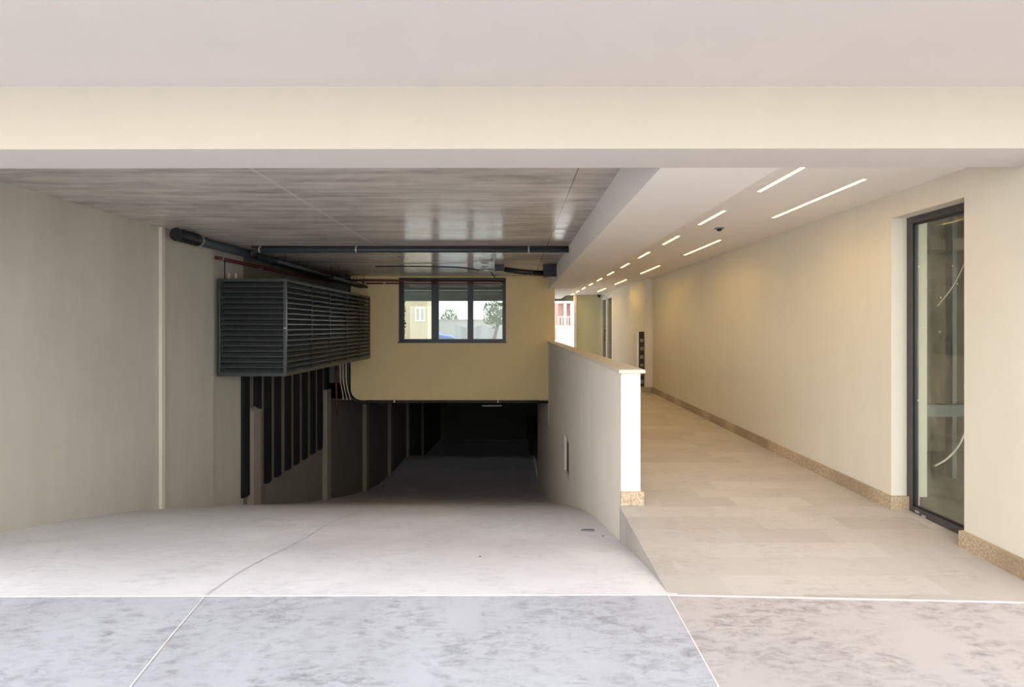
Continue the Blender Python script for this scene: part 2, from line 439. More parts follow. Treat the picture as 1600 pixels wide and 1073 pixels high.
# soffit behind the rear wall
m = MB(); m.box(-9, .9, 12.2, 16.25, R(1.22), R(1.6)); m.box(-9, .9, 13.6, 13.9, R(1.08), R(1.25)); struct(m.build('ceiling', M['passage']))
m = MB(); m.box(-9, 2.05, 15.95, 16.25, R(.90), R(1.6)); struct(m.build('beam', M['passage']))

# ------------------------------------------------------------------ walls
m = MB()
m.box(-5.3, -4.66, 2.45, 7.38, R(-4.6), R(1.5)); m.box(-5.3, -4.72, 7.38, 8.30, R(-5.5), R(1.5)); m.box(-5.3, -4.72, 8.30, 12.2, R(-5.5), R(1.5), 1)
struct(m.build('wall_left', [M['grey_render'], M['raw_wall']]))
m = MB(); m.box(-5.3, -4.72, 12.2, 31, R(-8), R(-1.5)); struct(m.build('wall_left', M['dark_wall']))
for d, top in ((11.75, -1.55), (14.9, -1.83), (17.9, -1.83), (21.0, -1.83), (24.5, -1.83)):
    m = MB(); m.box(-4.73, -4.60, d, d + .25, R(-7.4), R(top)); struct(m.build('pillar', M['pier']))
m = MB(); m.box(-4.73, -4.6, 8.42, 8.66, R(-3.5), R(-1.50))
m.hexa([(-4.73, 8.42, R(-1.5)), (-4.6, 8.42, R(-1.5)), (-4.6, 8.66, R(-1.5)), (-4.73, 8.66, R(-1.5)),
        (-4.73, 8.42, R(-1.46)), (-4.69, 8.5, R(-1.43)), (-4.69, 8.6, R(-1.43)), (-4.73, 8.66, R(-1.46))])
struct(m.build('pillar', M['pier']))
m = MB(); m.box(-4.665, -4.62, 6.24, 6.30, smooth_z(6.27) - .1, R(1.33)); struct(m.build('trim_5', M['cream_wall']))

# rear wall with the window opening and a rounded lower corner
BY0, BY1 = 11.9, 12.15
wx0, wx1, wz0, wz1 = sx(623, 11.9), sx(790.5, 11.9), sz(534, 11.9), sz(433.5, 11.9)
m = MB()
zb = R(-1.825); xl = -4.07; r = .28
corner = [(xl + r - r * math.cos(a), zb + r - r * math.sin(a)) for a in [math.pi / 2 * k / 8 for k in range(9)]]
m.prism_y([(xl, R(1.4))] + corner + [(wx0, zb), (wx0, R(1.4))], BY0, BY1)
m.prism_y([(wx0, zb), (wx1, zb), (wx1, wz0), (wx0, wz0)], BY0, BY1)
m.prism_y([(wx0, wz1), (wx1, wz1), (wx1, R(1.4)), (wx0, R(1.4))], BY0, BY1)
m.prism_y([(wx1, zb), (1.06, zb), (1.06, R(1.0)), (.9, R(1.0)), (.9, R(1.4)), (wx1, R(1.4))], BY0, BY1)
struct(m.build('wall_back', M['backwall']))
m = MB(); m.box(-5.3, -4.0, 12.16, 12.4, R(-1.85), R(1.4)); struct(m.build('wall_back', M['dark_wall']))

# parapet and retaining wall with two small niches
m = MB()
X0, X1 = .9, 1.06
def seg(d0, d1, z0, z1): m.box(X0, X1, d0, d1, z0, z1)
n1 = (7.60, 8.25, R(-2.48), R(-1.86)); n2 = (11.72, 11.99, R(-2.47), R(-1.87))
seg(3.93, n1[0], R(-4), R(-.378)); seg(n1[0], n1[1], R(-5), n1[2]); seg(n1[0], n1[1], n1[3], R(-.378))
seg(n1[1], n2[0], R(-5.5), R(-.378)); seg(n2[0], n2[1], R(-6), n2[2]); seg(n2[0], n2[1], n2[3], R(-.378))
seg(n2[1], 12.2, R(-6), R(-.378)); m.box(X0, X1, 12.2, 17.1, R(-6.5), R(-1.4))
m.box(X0 + .042, X1 - .01, n1[0], n1[1], n1[2], n1[3], 1); m.box(X0 + .06, X1 - .01, n2[0], n2[1], n2[2], n2[3], 1)
m.box(X1, 3.6, 16.9, 17.1, R(-6.5), R(-1.4))
struct(m.build('wall_right', [M['parapet'], M['black']]))
m = MB(); m.box(.875, 1.095, 3.9, 11.895, R(-.378), R(-.348))
struct(m.build('trim_6', M['cap'], bevel=.004))
m = MB(); m.box(.893, 1.085, 3.905, 3.93, walk_z(3.9) - .002, walk_z(3.9) + .112); m.box(1.06, 1.085, 3.93, 11.9, walk_z(3.9) - .05, walk_z(3.9) + .112)
struct(m.build('baseboard_front', M['granite'], bevel=.002))

# right-hand wall of the walkway, with the tall window opening
m = MB(); top = R(1.5); lo = R(-1.8)
m.box(3.07, 3.30, 2.5, 3.22, lo, top); m.box(3.07, 3.30, 3.22, 3.84, R(.885), top); m.box(3.07, 3.30, 3.84, 10.4, lo, top)
m.box(2.91, 3.30, 10.4, 11.84, lo, top); m.box(2.95, 3.30, 11.84, 14.0, lo, top)
m.box(2.95, 3.30, 14.0, 15.8, R(.98), top)
struct(m.build('wall_right', M['cream_wall']))
m = MB(); m.box(2.12, 3.6, 15.8, 16.1, lo, top); struct(m.build('wall_back', M['green_wall']))
m = MB(); m.box(2.04, 2.12, 15.72, 16.12, lo, R(1.08)); struct(m.build('trim_lit_edge', M['plastic_white']))  # white post for the wall's sunlit end edge, brightness put into its colour
# skirting, cut in pieces
m = MB()
def skirt(x0, x1, a, b):
    m.hexa([(x0, a, walk_z(a) - .01), (x1, a, walk_z(a) - .01), (x1, b, walk_z(b) - .01), (x0, b, walk_z(b) - .01),
            (x0, a, walk_z(a) + .11), (x1, a, walk_z(a) + .11), (x1, b, walk_z(b) + .11), (x0, b, walk_z(b) + .11)])
skirt(3.035, 3.08, 2.5, 3.225)
a = 3.843
while a < 10.39:
    b = min(a + .6, 10.39); skirt(3.045, 3.08, a, b - .002); a = b
skirt(3.045, 3.196, 3.815, 3.842); skirt(2.885, 3.06, 10.375, 10.41); skirt(2.885, 2.92, 10.41, 11.84); skirt(2.92, 2.96, 11.84, 14)
struct(m.build('baseboard_right', M['granite']))

# basement enclosure
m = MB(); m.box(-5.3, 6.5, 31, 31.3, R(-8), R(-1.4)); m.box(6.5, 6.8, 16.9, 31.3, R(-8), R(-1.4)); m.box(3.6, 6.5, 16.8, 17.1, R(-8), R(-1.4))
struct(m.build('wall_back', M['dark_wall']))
# street-level slab beyond the rear wall (its underside is the basement ceiling)
m = MB(); m.box(-60, 1.0, 12.16, 31.3, R(-1.825), R(-1.42)); m.box(1.0, 60, 16.25, 31.3, R(-1.825), R(-1.42)); m.box(-60, 60, 31.3, 110, R(-1.825), R(-1.42))
struct(m.build('street_ground', M['asphalt']))

# ------------------------------------------------------------------ unfinished room behind the tall window
m = MB()
m.box(3.3, 6.4, 5.6, 5.8, R(-1.6), R(1.5)); m.box(6.2, 6.4, 2.5, 5.6, R(-1.6), R(1.5))
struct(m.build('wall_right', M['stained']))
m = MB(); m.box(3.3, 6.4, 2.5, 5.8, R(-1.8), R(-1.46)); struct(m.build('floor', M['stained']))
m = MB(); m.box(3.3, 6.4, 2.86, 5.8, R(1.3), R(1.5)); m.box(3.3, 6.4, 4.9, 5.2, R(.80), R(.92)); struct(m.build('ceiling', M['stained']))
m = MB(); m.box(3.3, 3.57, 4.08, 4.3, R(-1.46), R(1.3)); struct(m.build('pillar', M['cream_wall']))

# tall window in the walkway wall
wr = empty('window_1', (3.2, 3.53, walk_z(3.5)), kind='structure')
fx0, fx1 = 3.195, 3.25; a0, a1 = 3.21, 3.845; zb0, zt0 = walk_z(3.5) - .0, R(.89)
m = MB()
m.box(fx0, fx1, a1 - .055, a1, zb0, zt0); m.box(fx0, fx1, a0, a0 + .055, zb0, zt0)
m.box(fx0, fx1, a0 + .055, a1 - .055, zt0 - .06, zt0); m.box(fx0, fx1, a0 + .055, a1 - .055, zb0, zb0 + .055)
m.build('window_frame', M['grey_frame'], wr, bevel=.003)
m = MB(); g0, g1, h0, h1 = a0 + .055, a1 - .055, zb0 + .055, zt0 - .06
m.box(fx0 + .012, fx0 + .03, g1 - .012, g1, h0, h1); m.box(fx0 + .012, fx0 + .03, g0, g1, h1 - .014, h1); m.box(fx0 + .012, fx0 + .03, g0, g1, h0, h0 + .012)
m.build('glazing_bead', M['black'], wr)
m = MB(); m.box(fx0 + .03, fx0 + .036, g0, g1, h0, h1); m.build('glass', M['dusty'], wr)
for a, b in ((3.72, .03), (3.66, .018)): m = MB(); m.box(3.19, 3.2, a, a + .035, zb0 + b - .01, zb0 + b + .005); m.build('sill_clip', M['clamp'], wr)

# metal studs, rail and loose cables in the room
st = empty('metal_stud_frame', (4.28, 4.6, R(-1.46)), 'galvanised metal stud frame with a crosswise rail standing behind the tall dusty window', 'metal frame')
m = MB()
for x in (4.25, 4.85):
    m.box(x, x + .05, 4.58, 4.584, R(-1.46), R(1.3)); m.box(x, x + .004, 4.58, 4.65, R(-1.46), R(1.3)); m.box(x + .046, x + .05, 4.58, 4.65, R(-1.46), R(1.3))
    m.build('stud', M['dull_steel'], st); m = MB()
m.box(3.58, 4.9, 4.56, 4.58, R(-.86), R(-.74)); m.box(3.58, 4.9, 4.56, 4.62, R(-.745), R(-.74)); m.build('rail', M['dull_steel'], st)
def cable(name, pts, r, mat, label, cat='cable', n=8, group=None):
    # smooth the path
    P = [Vector(p) for p in pts]; out = []
    for i in range(len(P) - 1):
        p0, p1, p2, p3 = P[max(i - 1, 0)], P[i], P[i + 1], P[min(i + 2, len(P) - 1)]
        for k in range(6):
            t = k / 6
            out.append(.5 * ((2 * p1) + (p2 - p0) * t + (2 * p0 - 5 * p1 + 4 * p2 - p3) * t * t + (3 * p1 - p0 - 3 * p2 + p3) * t ** 3))
    out.append(P[-1])
    o = MB().tube(out, r, n).build(name, mat, origin=P[0])
    return tag(o, label, cat, group)
cable('conduit_hose', [(sx(1460, 4.5), 4.5, sz(728, 4.5)), (sx(1480, 4.5), 4.5, sz(716, 4.5)), (sx(1497, 4.5), 4.5, sz(697, 4.5)), (sx(1510, 4.5), 4.5, sz(672, 4.5)), (sx(1530, 4.5), 4.5, sz(640, 4.5))], .009, M['conduit'],
      'pale flexible hose curving low behind the tall dusty window', 'hose')
cable('power_cable', [(sx(1465, 4.5), 4.5, sz(478, 4.5)), (sx(1487, 4.5), 4.5, sz(450, 4.5)), (sx(1497, 4.5), 4.5, sz(432, 4.5)), (sx(1515, 4.5), 4.5, sz(395, 4.5))], .005, M['conduit'],
      'pale cable slanting across the upper part of the tall dusty window')

# ------------------------------------------------------------------ window in the rear wall
wb = empty('window_2', ((wx0 + wx1) / 2, 12.0, wz0), kind='structure')
fy0, fy1 = 11.93, 12.0
xs = [sx(631, 11.93), sx(674, 11.93), sx(685.5, 11.93), sx(730.5, 11.93), sx(739.6, 11.93), sx(785, 11.93)]
zt, zo = sz(441, 11.93), sz(529.5, 11.93)
m = MB(); m.box(wx0, xs[0], fy0, fy1, wz0, wz1); m.box(xs[5], wx1, fy0, fy1, wz0, wz1); m.box(xs[0], xs[5], fy0, fy1, zt, wz1); m.box(xs[0], xs[5], fy0, fy1, wz0, zo)
m.build('window_frame', M['blue_frame'], wb, bevel=.004)
m = MB(); m.box(xs[1], xs[2], fy0, fy1, zo, zt); m.build('mullion', M['blue_frame'], wb, bevel=.004)
m = MB(); m.box(xs[3], xs[4], fy0, fy1, zo, zt); m.build('mullion', M['blue_frame'], wb, bevel=.004)
for a, b in ((0, 1), (2, 3), (4, 5)):
    m = MB(); m.box(xs[a], xs[b], 11.965, 11.972, zo, zt); m.build('glass', M['pane'], wb)
m = MB(); m.box(wx0 - .02, wx1 + .02, 11.87, 11.93, wz0 - .03, wz0); m.build('window_sill', M['grey_frame'], wb, bevel=.003)
m = MB(); k = 0
zz = zo + .02
while zz < sz(472, 11.93):   # torn protective film along the jamb
    hh = random.uniform(.02, .07); m.box(xs[0], xs[0] + random.uniform(.01, .05), 11.962, 11.9645, zz, zz + hh); zz += hh + .01
m.build('protective_film', M['black'], wb)

# ------------------------------------------------------------------ glazed doors at the far end of the walkway
zd = walk_z(15)
dr = empty('door_1', (2.98, 14.9, zd), kind='structure')
m = MB()
m.box(2.95, 3.03, 14.0, 14.1, zd, R(.98)); m.box(2.95, 3.03, 14.85, 14.97, zd, R(.98)); m.box(2.95, 3.03, 15.70, 15.8, zd, R(.98)); m.box(2.95, 3.03, 14.1, 15.7, R(.90), R(.98))
m.build('door_frame', M['plastic_white'], dr)
for a, b in ((14.1, 14.85), (14.97, 15.7)):
    m = MB(); m.box(3.0, 3.01, a, b, zd, R(.90)); m.build('glass', M['glass_dark'], dr)
m = MB(); m.tube([(2.92, 15.06, zd + .95), (2.92, 15.06, zd + 1.35)], .012); m.tube([(2.92, 15.06, zd + 1.0), (3.0, 15.06, zd + 1.0)], .008); m.tube([(2.92, 15.06, zd + 1.3), (3.0, 15.06, zd + 1.3)], .008)
m.build('door_handle', M['black'], dr)
m = MB(); m.box(3.28, 3.4, 13.9, 15.9, lo, R(1.1)); struct(m.build('wall_right', M['dark_wall']))

# ------------------------------------------------------------------ light strips
gl = 'linear light strips recessed in the walkway ceiling'
ordn = ['first', 'second', 'third', 'fourth', 'fifth', 'sixth', 'seventh', 'eighth', 'ninth', 'tenth', 'eleventh']
def strip(x0, x1, a, b, label):
    e = empty('linear_light', ((x0 + x1) / 2, (a + b) / 2, R(1.08)), label, 'light', gl)
    m = MB(); t = .004
    for q in ((x0 - t, x0, a - t, b + t), (x1, x1 + t, a - t, b + t), (x0, x1, a - t, a), (x0, x1, b, b + t)):
        m.box(q[0], q[1], q[2], q[3], R(1.0785), R(1.08))
    m.build('light_rim', M['plastic_white'], e)
    m = MB(); m.box(x0, x1, a, b, R(1.08) + SLOT, R(1.08) + SLOT + .004); m.build('diffuser', M['led'], e)
for k, a in enumerate(LED_L):
    strip(1.945, 1.975, a, a + .59, 'short light strip in the ceiling row beside the beam, %s from the entrance' % ordn[k])
for k, a in enumerate(LED_R[:5]):
    strip(2.55, 2.58, a, a + 1.21, 'long light strip in the ceiling row beside the long wall, %s from the entrance' % ordn[k])
a = LED_R[5]; 
if False: strip(2.55, 2.58, a, a + .6, '')

# smoke detector
sd = empty('smoke_detector', (sx(1124, 5.14), 5.14, R(1.08)), 'small dark round detector on the white walkway ceiling between two light strips', 'detector')
x, y, z = sd.location
m = MB(); m.tube([(x, y, z), (x, y, z - .012)], .05, 24); m.build('base', M['steel'], sd)
m = MB(); m.tube([(x, y, z - .012), (x, y, z - .03), (x, y, z - .036)], [.028, .022, .012], 20); m.build('sensor_head', M['blue_frame'], sd)
# dome camera
dc = empty('dome_camera', (sx(936, 15.6), 15.6, R(1.08)), 'small black dome camera under the ceiling by the pale green end wall', 'camera')
x, y, z = dc.location
m = MB(); m.tube([(x, y, z), (x, y, z - .03)], .06, 20); m.build('base', M['grey_frame'], dc)
m = MB(); m.tube([(x, y, z - .03), (x, y, z - .06), (x, y, z - .085), (x, y, z - .095)], [.05, .045, .028, .008], 20); m.build('dome', M['black'], dc)

# black panel with icons
pn = empty('signage_panel', (2.83, 10.5, R(-1.27)), 'tall black panel with a column of pale square icons and a white edge', 'sign')
pz0, pz1 = sz(604, 10.44), sz(518, 10.44); px0, px1 = sx(998, 10.44), sx(1006.5, 10.44)
m = MB(); m.box(px0, px1, 10.44, 10.47, pz0, pz1); m.build('board', M['black'], pn, bevel=.003)
m = MB(); m.box(sx(995.3, 10.44), px0, 10.435, 10.475, pz0, pz1); m.build('white_edge', M['plastic_white'], pn)['label'] = 'white edge strip'
ic = plain('icon_grey', srgb(170, 168, 162), .5)
for k, yy in enumerate((531.8, 544.6, 557.6, 570.3, 583.6, 596)):
    cx, cz = sx(1002.7, 10.44), sz(yy, 10.44); s_ = .034; m = MB(); y0, y1 = 10.434, 10.44; t = .009
    if k != 3:
        m.box(cx - s_, cx + s_, y0, y1, cz + s_ - t, cz + s_); m.box(cx - s_, cx + s_, y0, y1, cz - s_, cz - s_ + t)
        m.box(cx - s_, cx - s_ + t, y0, y1, cz - s_ + t, cz + s_ - t); m.box(cx + s_ - t, cx + s_, y0, y1, cz - s_ + t, cz + s_ - t)
        if k % 2 == 0: m.box(cx - .012, cx + .012, y0, y1, cz - .014, cz + .014)
        else: m.box(cx - .016, cx + .016, y0, y1, cz - .004, cz + .004); m.box(cx - .004, cx + .004, y0, y1, cz - .016, cz + .016)
    else:
        ring = [(cx + s_ * .85 * math.cos(a * math.pi / 8), 10.437, cz + s_ * .85 * math.sin(a * math.pi / 8)) for a in range(17)]
        m.tube(ring, .005, 6); m.obox((cx, 10.437, cz), (.016, 0, .016), (0, .003, 0), (.003, 0, -.003))
    m.build('icon', ic, pn)
for q in (pz0 + .2, pz1 - .26):
    m = MB(); m.box(px1 - .03, 2.925, 10.47, 10.49, q, q + .06); m.build('bracket', M['steel'], pn)

# ------------------------------------------------------------------ louvred enclosure on the ramp wall
LX0, LX1, LY0, LY1, LZ0, LZ1 = -4.655, -3.57, 7.46, 11.88, R(-.77), R(.77)
lv = empty('louvre_enclosure', ((LX0 + LX1) / 2, LY0, LZ0), 'large dark grey louvred metal enclosure mounted high on the ramp wall', 'enclosure')
m = MB(); t = .045
m.box(LX0, LX0 + t, LY0, LY0 + t, LZ0, LZ1); m.box(LX1 - t, LX1, LY0, LY0 + t, LZ0, LZ1)
m.box(LX0 + t, LX1 - t, LY0, LY0 + t, LZ1 - t, LZ1); m.box(LX0 + t, LX1 - t, LY0, LY0 + t, LZ0, LZ0 + t)
m.box(LX1 - t, LX1, LY0 + t, LY1, LZ1 - t, LZ1); m.box(LX1 - t, LX1, LY0 + t, LY1, LZ0, LZ0 + t)
m.box(LX1 - t, LX1, LY1 - t, LY1, LZ0 + t, LZ1 - t)
m.build('frame', M['louvre'], lv, bevel=.003)
m = MB(); m.box(LX0, LX1 - t, LY0 + t, LY1, LZ1 - .02, LZ1 - .005); m.build('top_cover', M['louvre'], lv)
m = MB(); m.box(LX0, LX1 - t, LY0 + t, LY1, LZ0 + .005, LZ0 + .02); m.build('bottom_cover', M['louvre'], lv)
m = MB(); m.box(LX0 + .03, LX1 - .14, LY0 + .14, LY1, LZ0 + .02, LZ1 - .02); m.build('inner_lining', M['black'], lv)
NB = 17; zs0, zs1 = LZ0 + t, LZ1 - t; dz = (zs1 - zs0) / NB
m = MB()
for k in range(NB):
    zc = zs0 + dz * (k + .5)
    m.hexa([(LX0 + t, LY0 + .004, zc - dz * .50), (LX1 - t, LY0 + .004, zc - dz * .50), (LX1 - t, LY0 + .05, zc + dz * .10), (LX0 + t, LY0 + .05, zc + dz * .10),
            (LX0 + t, LY0 + .004, zc - dz * .36), (LX1 - t, LY0 + .004, zc - dz * .36), (LX1 - t, LY0 + .05, zc + dz * .24), (LX0 + t, LY0 + .05, zc + dz * .24)])
m.build('louvre_panel', M['louvre'], lv)
cuts = [LY0 + t, 8.43, 9.27, 10.2, 11.05, LY1 - t]
for a, b in zip(cuts, cuts[1:]):
    m = MB()
    for k in range(NB):
        zc = zs0 + dz * (k + .5); xo, xi = LX1 - .002, LX1 - .045
        m.hexa([(xo, a + .008, zc - dz * .50), (xo, b - .008, zc - dz * .50), (xi, b - .008, zc + dz * .24), (xi, a + .008, zc + dz * .24),
                (xo, a + .008, zc - dz * .36), (xo, b - .008, zc - dz * .36), (xi, b - .008, zc + dz * .38), (xi, a + .008, zc + dz * .38)])
    m.build('louvre_panel', M['louvre'], lv)
for a in cuts[1:-1]:
    m = MB(); m.box(LX1 - .05, LX1 + .002, a - .008, a + .008, zs0, zs1); m.build('mullion', M['blue_frame'], lv)
m = MB(); m.box(LX1 - .03, LX1 + .004, LY0 - .012, LY0, R(-.02), R(.0)); m.build('latch', M['clamp'], lv)['label'] = 'small bright latch'
for xx in (sx(357, 7.5), sx(368, 7.5)):
    m = MB(); m.box(xx - .012, xx + .012, LY0 + .05, LY0 + .06, LZ1 - .02, LZ1 + .09); m.box(xx - .012, xx + .012, LY0 + .05, LY0 + .09, LZ1 - .006, LZ1); m.build('bracket', M['clamp'], lv)

# ------------------------------------------------------------------ black boards on the wall under the enclosure
xsb = [383.5, 402.5, 418.5, 434, 450, 463.5, 476.5, 489, 500, 510.5]  # first board is the shade of a shadow gap, built as a black strip
nm = ['nearest the entrance, standing for a shadow gap', 'right above the concrete stub', 'third from the entrance', 'fourth from the entrance', 'fifth from the entrance', 'sixth from the entrance',
      'seventh from the entrance', 'eighth from the entrance', 'ninth from the entrance', 'last before the pale pier']
for k, xx in enumerate(xsb):
    d = F * 4.69 / (801 - xx); zl = R(-.632 * 4.69) if k != 1 else R(-1.50)
    m = MB(); m.box(-4.725, -4.66, d - .09, d + .09, zl, R(-.70)); 
    o = m.build('wall_batten', M['slot'], origin=(-4.69, d, zl), bevel=.004)
    tag(o, 'black vertical board hanging below the louvred enclosure, ' + nm[k], 'board', 'black vertical boards below the louvred enclosure')

# ------------------------------------------------------------------ pipes under the garage ceiling
pp = empty('drain_pipe', (-4.42, 6.3, R(1.22)), 'thick blue-grey drain pipe with ribbed coupling along the ceiling edge', 'pipe')
m = MB(); m.tube([(-4.42, 6.55, R(1.22)), (-4.42, 9.0, R(1.235)), (-4.42, 11.88, R(1.2))], .065, 20); m.build('pipe', M['pipe_grey'], pp)
m = MB(); rr = []; pts = []
for k in range(9):
    pts.append((-4.42, 6.22 + .05 * k, R(1.222))); rr.append(.088 if k % 2 == 0 else .074)
m.tube(pts, rr, 20); m.build('coupling', M['black'], pp)
for d in (6.68, 8.9, 10.6):
    m = MB(); m.tube([(-4.42, d - .015, R(1.226)), (-4.42, d + .015, R(1.226))], .074, 18); m.box(-4.425, -4.415, d - .01, d + .01, R(1.28), R(1.32)); m.build('pipe_clamp', M['clamp'], pp)

pp = empty('cross_pipe', (-1.6, 7.6, R(1.245)), 'long dark pipe spanning the concrete ceiling to the painted beam', 'pipe')
m = MB(); m.tube([(-4.33, 7.95, R(1.18)), (-4.22, 7.7, R(1.215)), (-4.1, 7.6, R(1.24)), (-2, 7.6, R(1.245)), (.905, 7.6, R(1.243))], .044, 16); m.build('pipe', M['pipe_grey'], pp)
for d in (-4.05, sx(557, 7.6), sx(826, 7.6)):
    m = MB(); m.tube([(d - .012, 7.6, R(1.2445)), (d + .012, 7.6, R(1.2445))], .05, 16); m.box(d - .008, d + .008, 7.595, 7.605, R(1.28), R(1.315)); m.build('pipe_clamp', M['clamp'], pp)
cable('ceiling_cable', [(-4.2, 7.62, R(1.30)), (-2.5, 7.62, R(1.297)), (-.9, 7.62, R(1.299)), (.9, 7.62, R(1.297))], .012, M['black'], 'black cable clipped to the concrete ceiling just above the long cross pipe')

pr = empty('red_pipe', (-4.56, 7.42, R(1.075)), 'rusty red pipe along the ramp wall and over the rear window', 'pipe')
m = MB(); m.tube([(-4.58, 7.32, R(1.08)), (-4.56, 9.5, R(1.10)), (-4.5, 11.6, R(1.14)), (-4.42, 11.78, R(1.16)), (-4.2, 11.83, R(1.18)), (-.2, 11.84, R(1.155))], .028, 12); m.build('pipe', M['pipe_red'], pr)
m = MB(); m.tube([(-3.75, 11.84, R(1.18)), (-3.75, 11.84, R(1.13)), (-3.70, 11.84, R(1.10)), (-.3, 11.82, R(1.10)), (-.26, 11.82, R(1.13)), (-.26, 11.84, R(1.155))], .018, 10); m.build('branch_pipe', M['pipe_red'], pr)
for d in (7.45, 8.6):
    m = MB(); m.tube([(-4.58, d - .015, R(1.085)), (-4.58, d + .015, R(1.085))], .036, 14); m.build('pipe_clamp', M['clamp'], pr)
m = MB(); m.tube([(-4.56, 7.5, R(1.06)), (-4.56, 7.5, R(.77))], .008, 8); m.build('hanger_rod', M['black'], pr)
for xx in (601, 571):
    m = MB(); m.box(sx(xx, 11.84) - .02, sx(xx, 11.84) + .02, 11.79, 11.86, R(1.085), R(1.125)); m.build('pipe_clamp', M['clamp'], pr)

# black cable trays in the dark corner
for k, (x0, z0, d0, d1, lab) in enumerate(((-4.12, 1.10, 8.1, 11.85, 'black cable tray in the dark corner next to the drain pipe'), (-3.72, .98, 9.6, 11.85, 'lower black cable tray just above the louvred enclosure'))):
    t_ = empty('cable_tray', (x0, d0, R(z0)), lab, 'cable tray')
    m = MB(); m.box(x0 - .1, x0 + .1, d0, d1, R(z0), R(z0) + .006); m.box(x0 - .1, x0 - .094, d0, d1, R(z0), R(z0) + .06); m.box(x0 + .094, x0 + .1, d0, d1, R(z0), R(z0) + .06); m.build('tray', M['black'], t_)
    for d in (d0 + .3, d0 + 1.2, d1 - .3):
        for q in (-.09, .09): m = MB(); m.tube([(x0 + q, d, R(z0)), (x0 + q, d, R(1.31))], .005, 6); m.build('hanger_rod', M['black'], t_)
    for q in range(3): m = MB(); m.tube([(x0 - .05 + q * .05, d0 + .02, R(z0) + .02), (x0 - .04 + q * .05, (d0 + d1) / 2, R(z0) + .025), (x0 - .05 + q * .05, d1, R(z0) + .02)], .014, 8); m.build('cable', M['black'], t_)

# exhaust duct beside the beam
du = empty('exhaust_duct', (.77, 9.8, R(1.04)), 'black duct with a square end box fixed against the painted beam', 'duct')
m = MB(); m.box(.63, .905, 9.68, 9.92, R(1.04), R(1.29)); m.build('end_box', M['blue_frame'], du, bevel=.006)
m = MB(); m.tube([(.64, 9.8, R(1.12)), (.2, 9.8, R(1.15)), (-.17, 9.8, R(1.20))], .055, 16); m.build('duct', M['black'], du)
m = MB(); m.box(-.37, -.18, 9.72, 9.88, R(1.16), R(1.31)); m.build('duct_box', M['black'], du, bevel=.004)
m = MB(); m.tube([(.41, 9.8, R(1.136)), (.38, 9.8, R(1.138))], .062, 16); m.build('duct_collar', M['pipe_grey'], du)
cable('ceiling_cable', [(sx(587, 9.8), 9.8, R(1.262)), (sx(660, 9.8), 9.8, R(1.262)), (sx(720, 9.8), 9.8, R(1.24)), (sx(749, 9.8), 9.8, R(1.18))], .014, M['black'], 'thin black cable sagging under the ceiling towards the metal pipe fitting')
vf = empty('pipe_fitting', (sx(762, 9.8), 9.8, R(1.15)), 'metal pipe fitting with valve wheel and drop arm in front of the rear window', 'fitting')
m = MB(); m.tube([(sx(749, 9.8), 9.8, R(1.18)), (sx(771, 9.8), 9.8, R(1.18))], .035, 14); m.build('valve_body', M['clamp'], vf)
m = MB(); cx = sx(757, 9.8); m.tube([(cx + .07 * math.cos(a * math.pi / 8), 9.8 + .07 * math.sin(a * math.pi / 8), R(1.255)) for a in range(17)], .009, 6); m.tube([(cx, 9.8, R(1.19)), (cx, 9.8, R(1.255))], .008, 8); m.tube([(cx - .07, 9.8, R(1.255)), (cx + .07, 9.8, R(1.255))], .006, 6); m.build('valve_wheel', M['clamp'], vf)
m = MB(); m.tube([(sx(766, 9.8), 9.8, R(1.17)), (sx(772, 9.8), 9.82, R(1.06)), (sx(774, 9.8), 9.82, R(.97))], .014, 8); m.tube([(sx(767, 9.8), 9.8, R(1.08)), (sx(776, 9.8), 9.8, R(1.07))], .01, 8); m.build('drop_arm', M['pipe_grey'], vf)

# ------------------------------------------------------------------ pipes by the rounded corner of the rear wall
vr = [(-4.40, 11.8, R(-.775)), (-4.40, 11.8, R(-1.2)), (-4.38, 11.8, R(-2.0)), (-4.38, 11.8, R(-2.2))]
tag(MB().tube(vr, .03, 12).build('riser_pipe', M['pipe_red'], origin=vr[0]), 'dark red riser pipe beside the white conduits at the rear wall corner', 'pipe')
tt = 'thin white conduit at the rounded rear wall corner, '
for k, (xx, tx) in enumerate(((533, 'next to the red riser'), (537.5, 'middle of the three'), (542, 'next to the black hose'))):
    X = sx(xx, 11.8)
    cable('white_conduit', [(X, 11.74, R(-.775)), (X, 11.74, R(-1.0)), (X + .01, 11.74, R(-1.35)), (X + .06, 11.74, R(-1.62)), (X + .08 + .02 * k, 11.74, R(-1.80))], .013, M['conduit'], tt + tx, 'conduit', group='white conduits at the rear wall corner')
rb = .36; cx0, cz0 = xl + r, R(-1.825) + r
path = [(cx0 - rb + .04, 11.82, R(-.775)), (cx0 - rb + .04, 11.82, cz0 + .4)]
for k in range(7):
    a = math.pi / 2 * k / 6; path.append((cx0 - (rb - .04) * math.cos(a), 11.82, cz0 - (rb - .04) * math.sin(a)))
path += [(-2.5, 11.83, R(-1.855)), (.89, 11.83, R(-1.86))]
cable('black_hose', path, .036, M['black'], 'thick black hose following the rounded corner and lower edge of rear wall', 'hose', 12)
for xx, tx in ((616, 'nearer the rounded corner'), (778, 'under the rear window')):
    X = sx(xx, 11.78); m = MB(); m.box(X - .012, X + .012, 11.77, 11.79, R(-1.87), R(-1.77)); m.box(X - .012, X + .012, 11.79, 11.9, R(-1.785), R(-1.77))
    tag(m.build('hose_clip', M['plastic_white'], origin=(X, 11.78, R(-1.87))), 'small white clip holding the black hose, ' + tx, 'clip', 'white clips on the black hose')
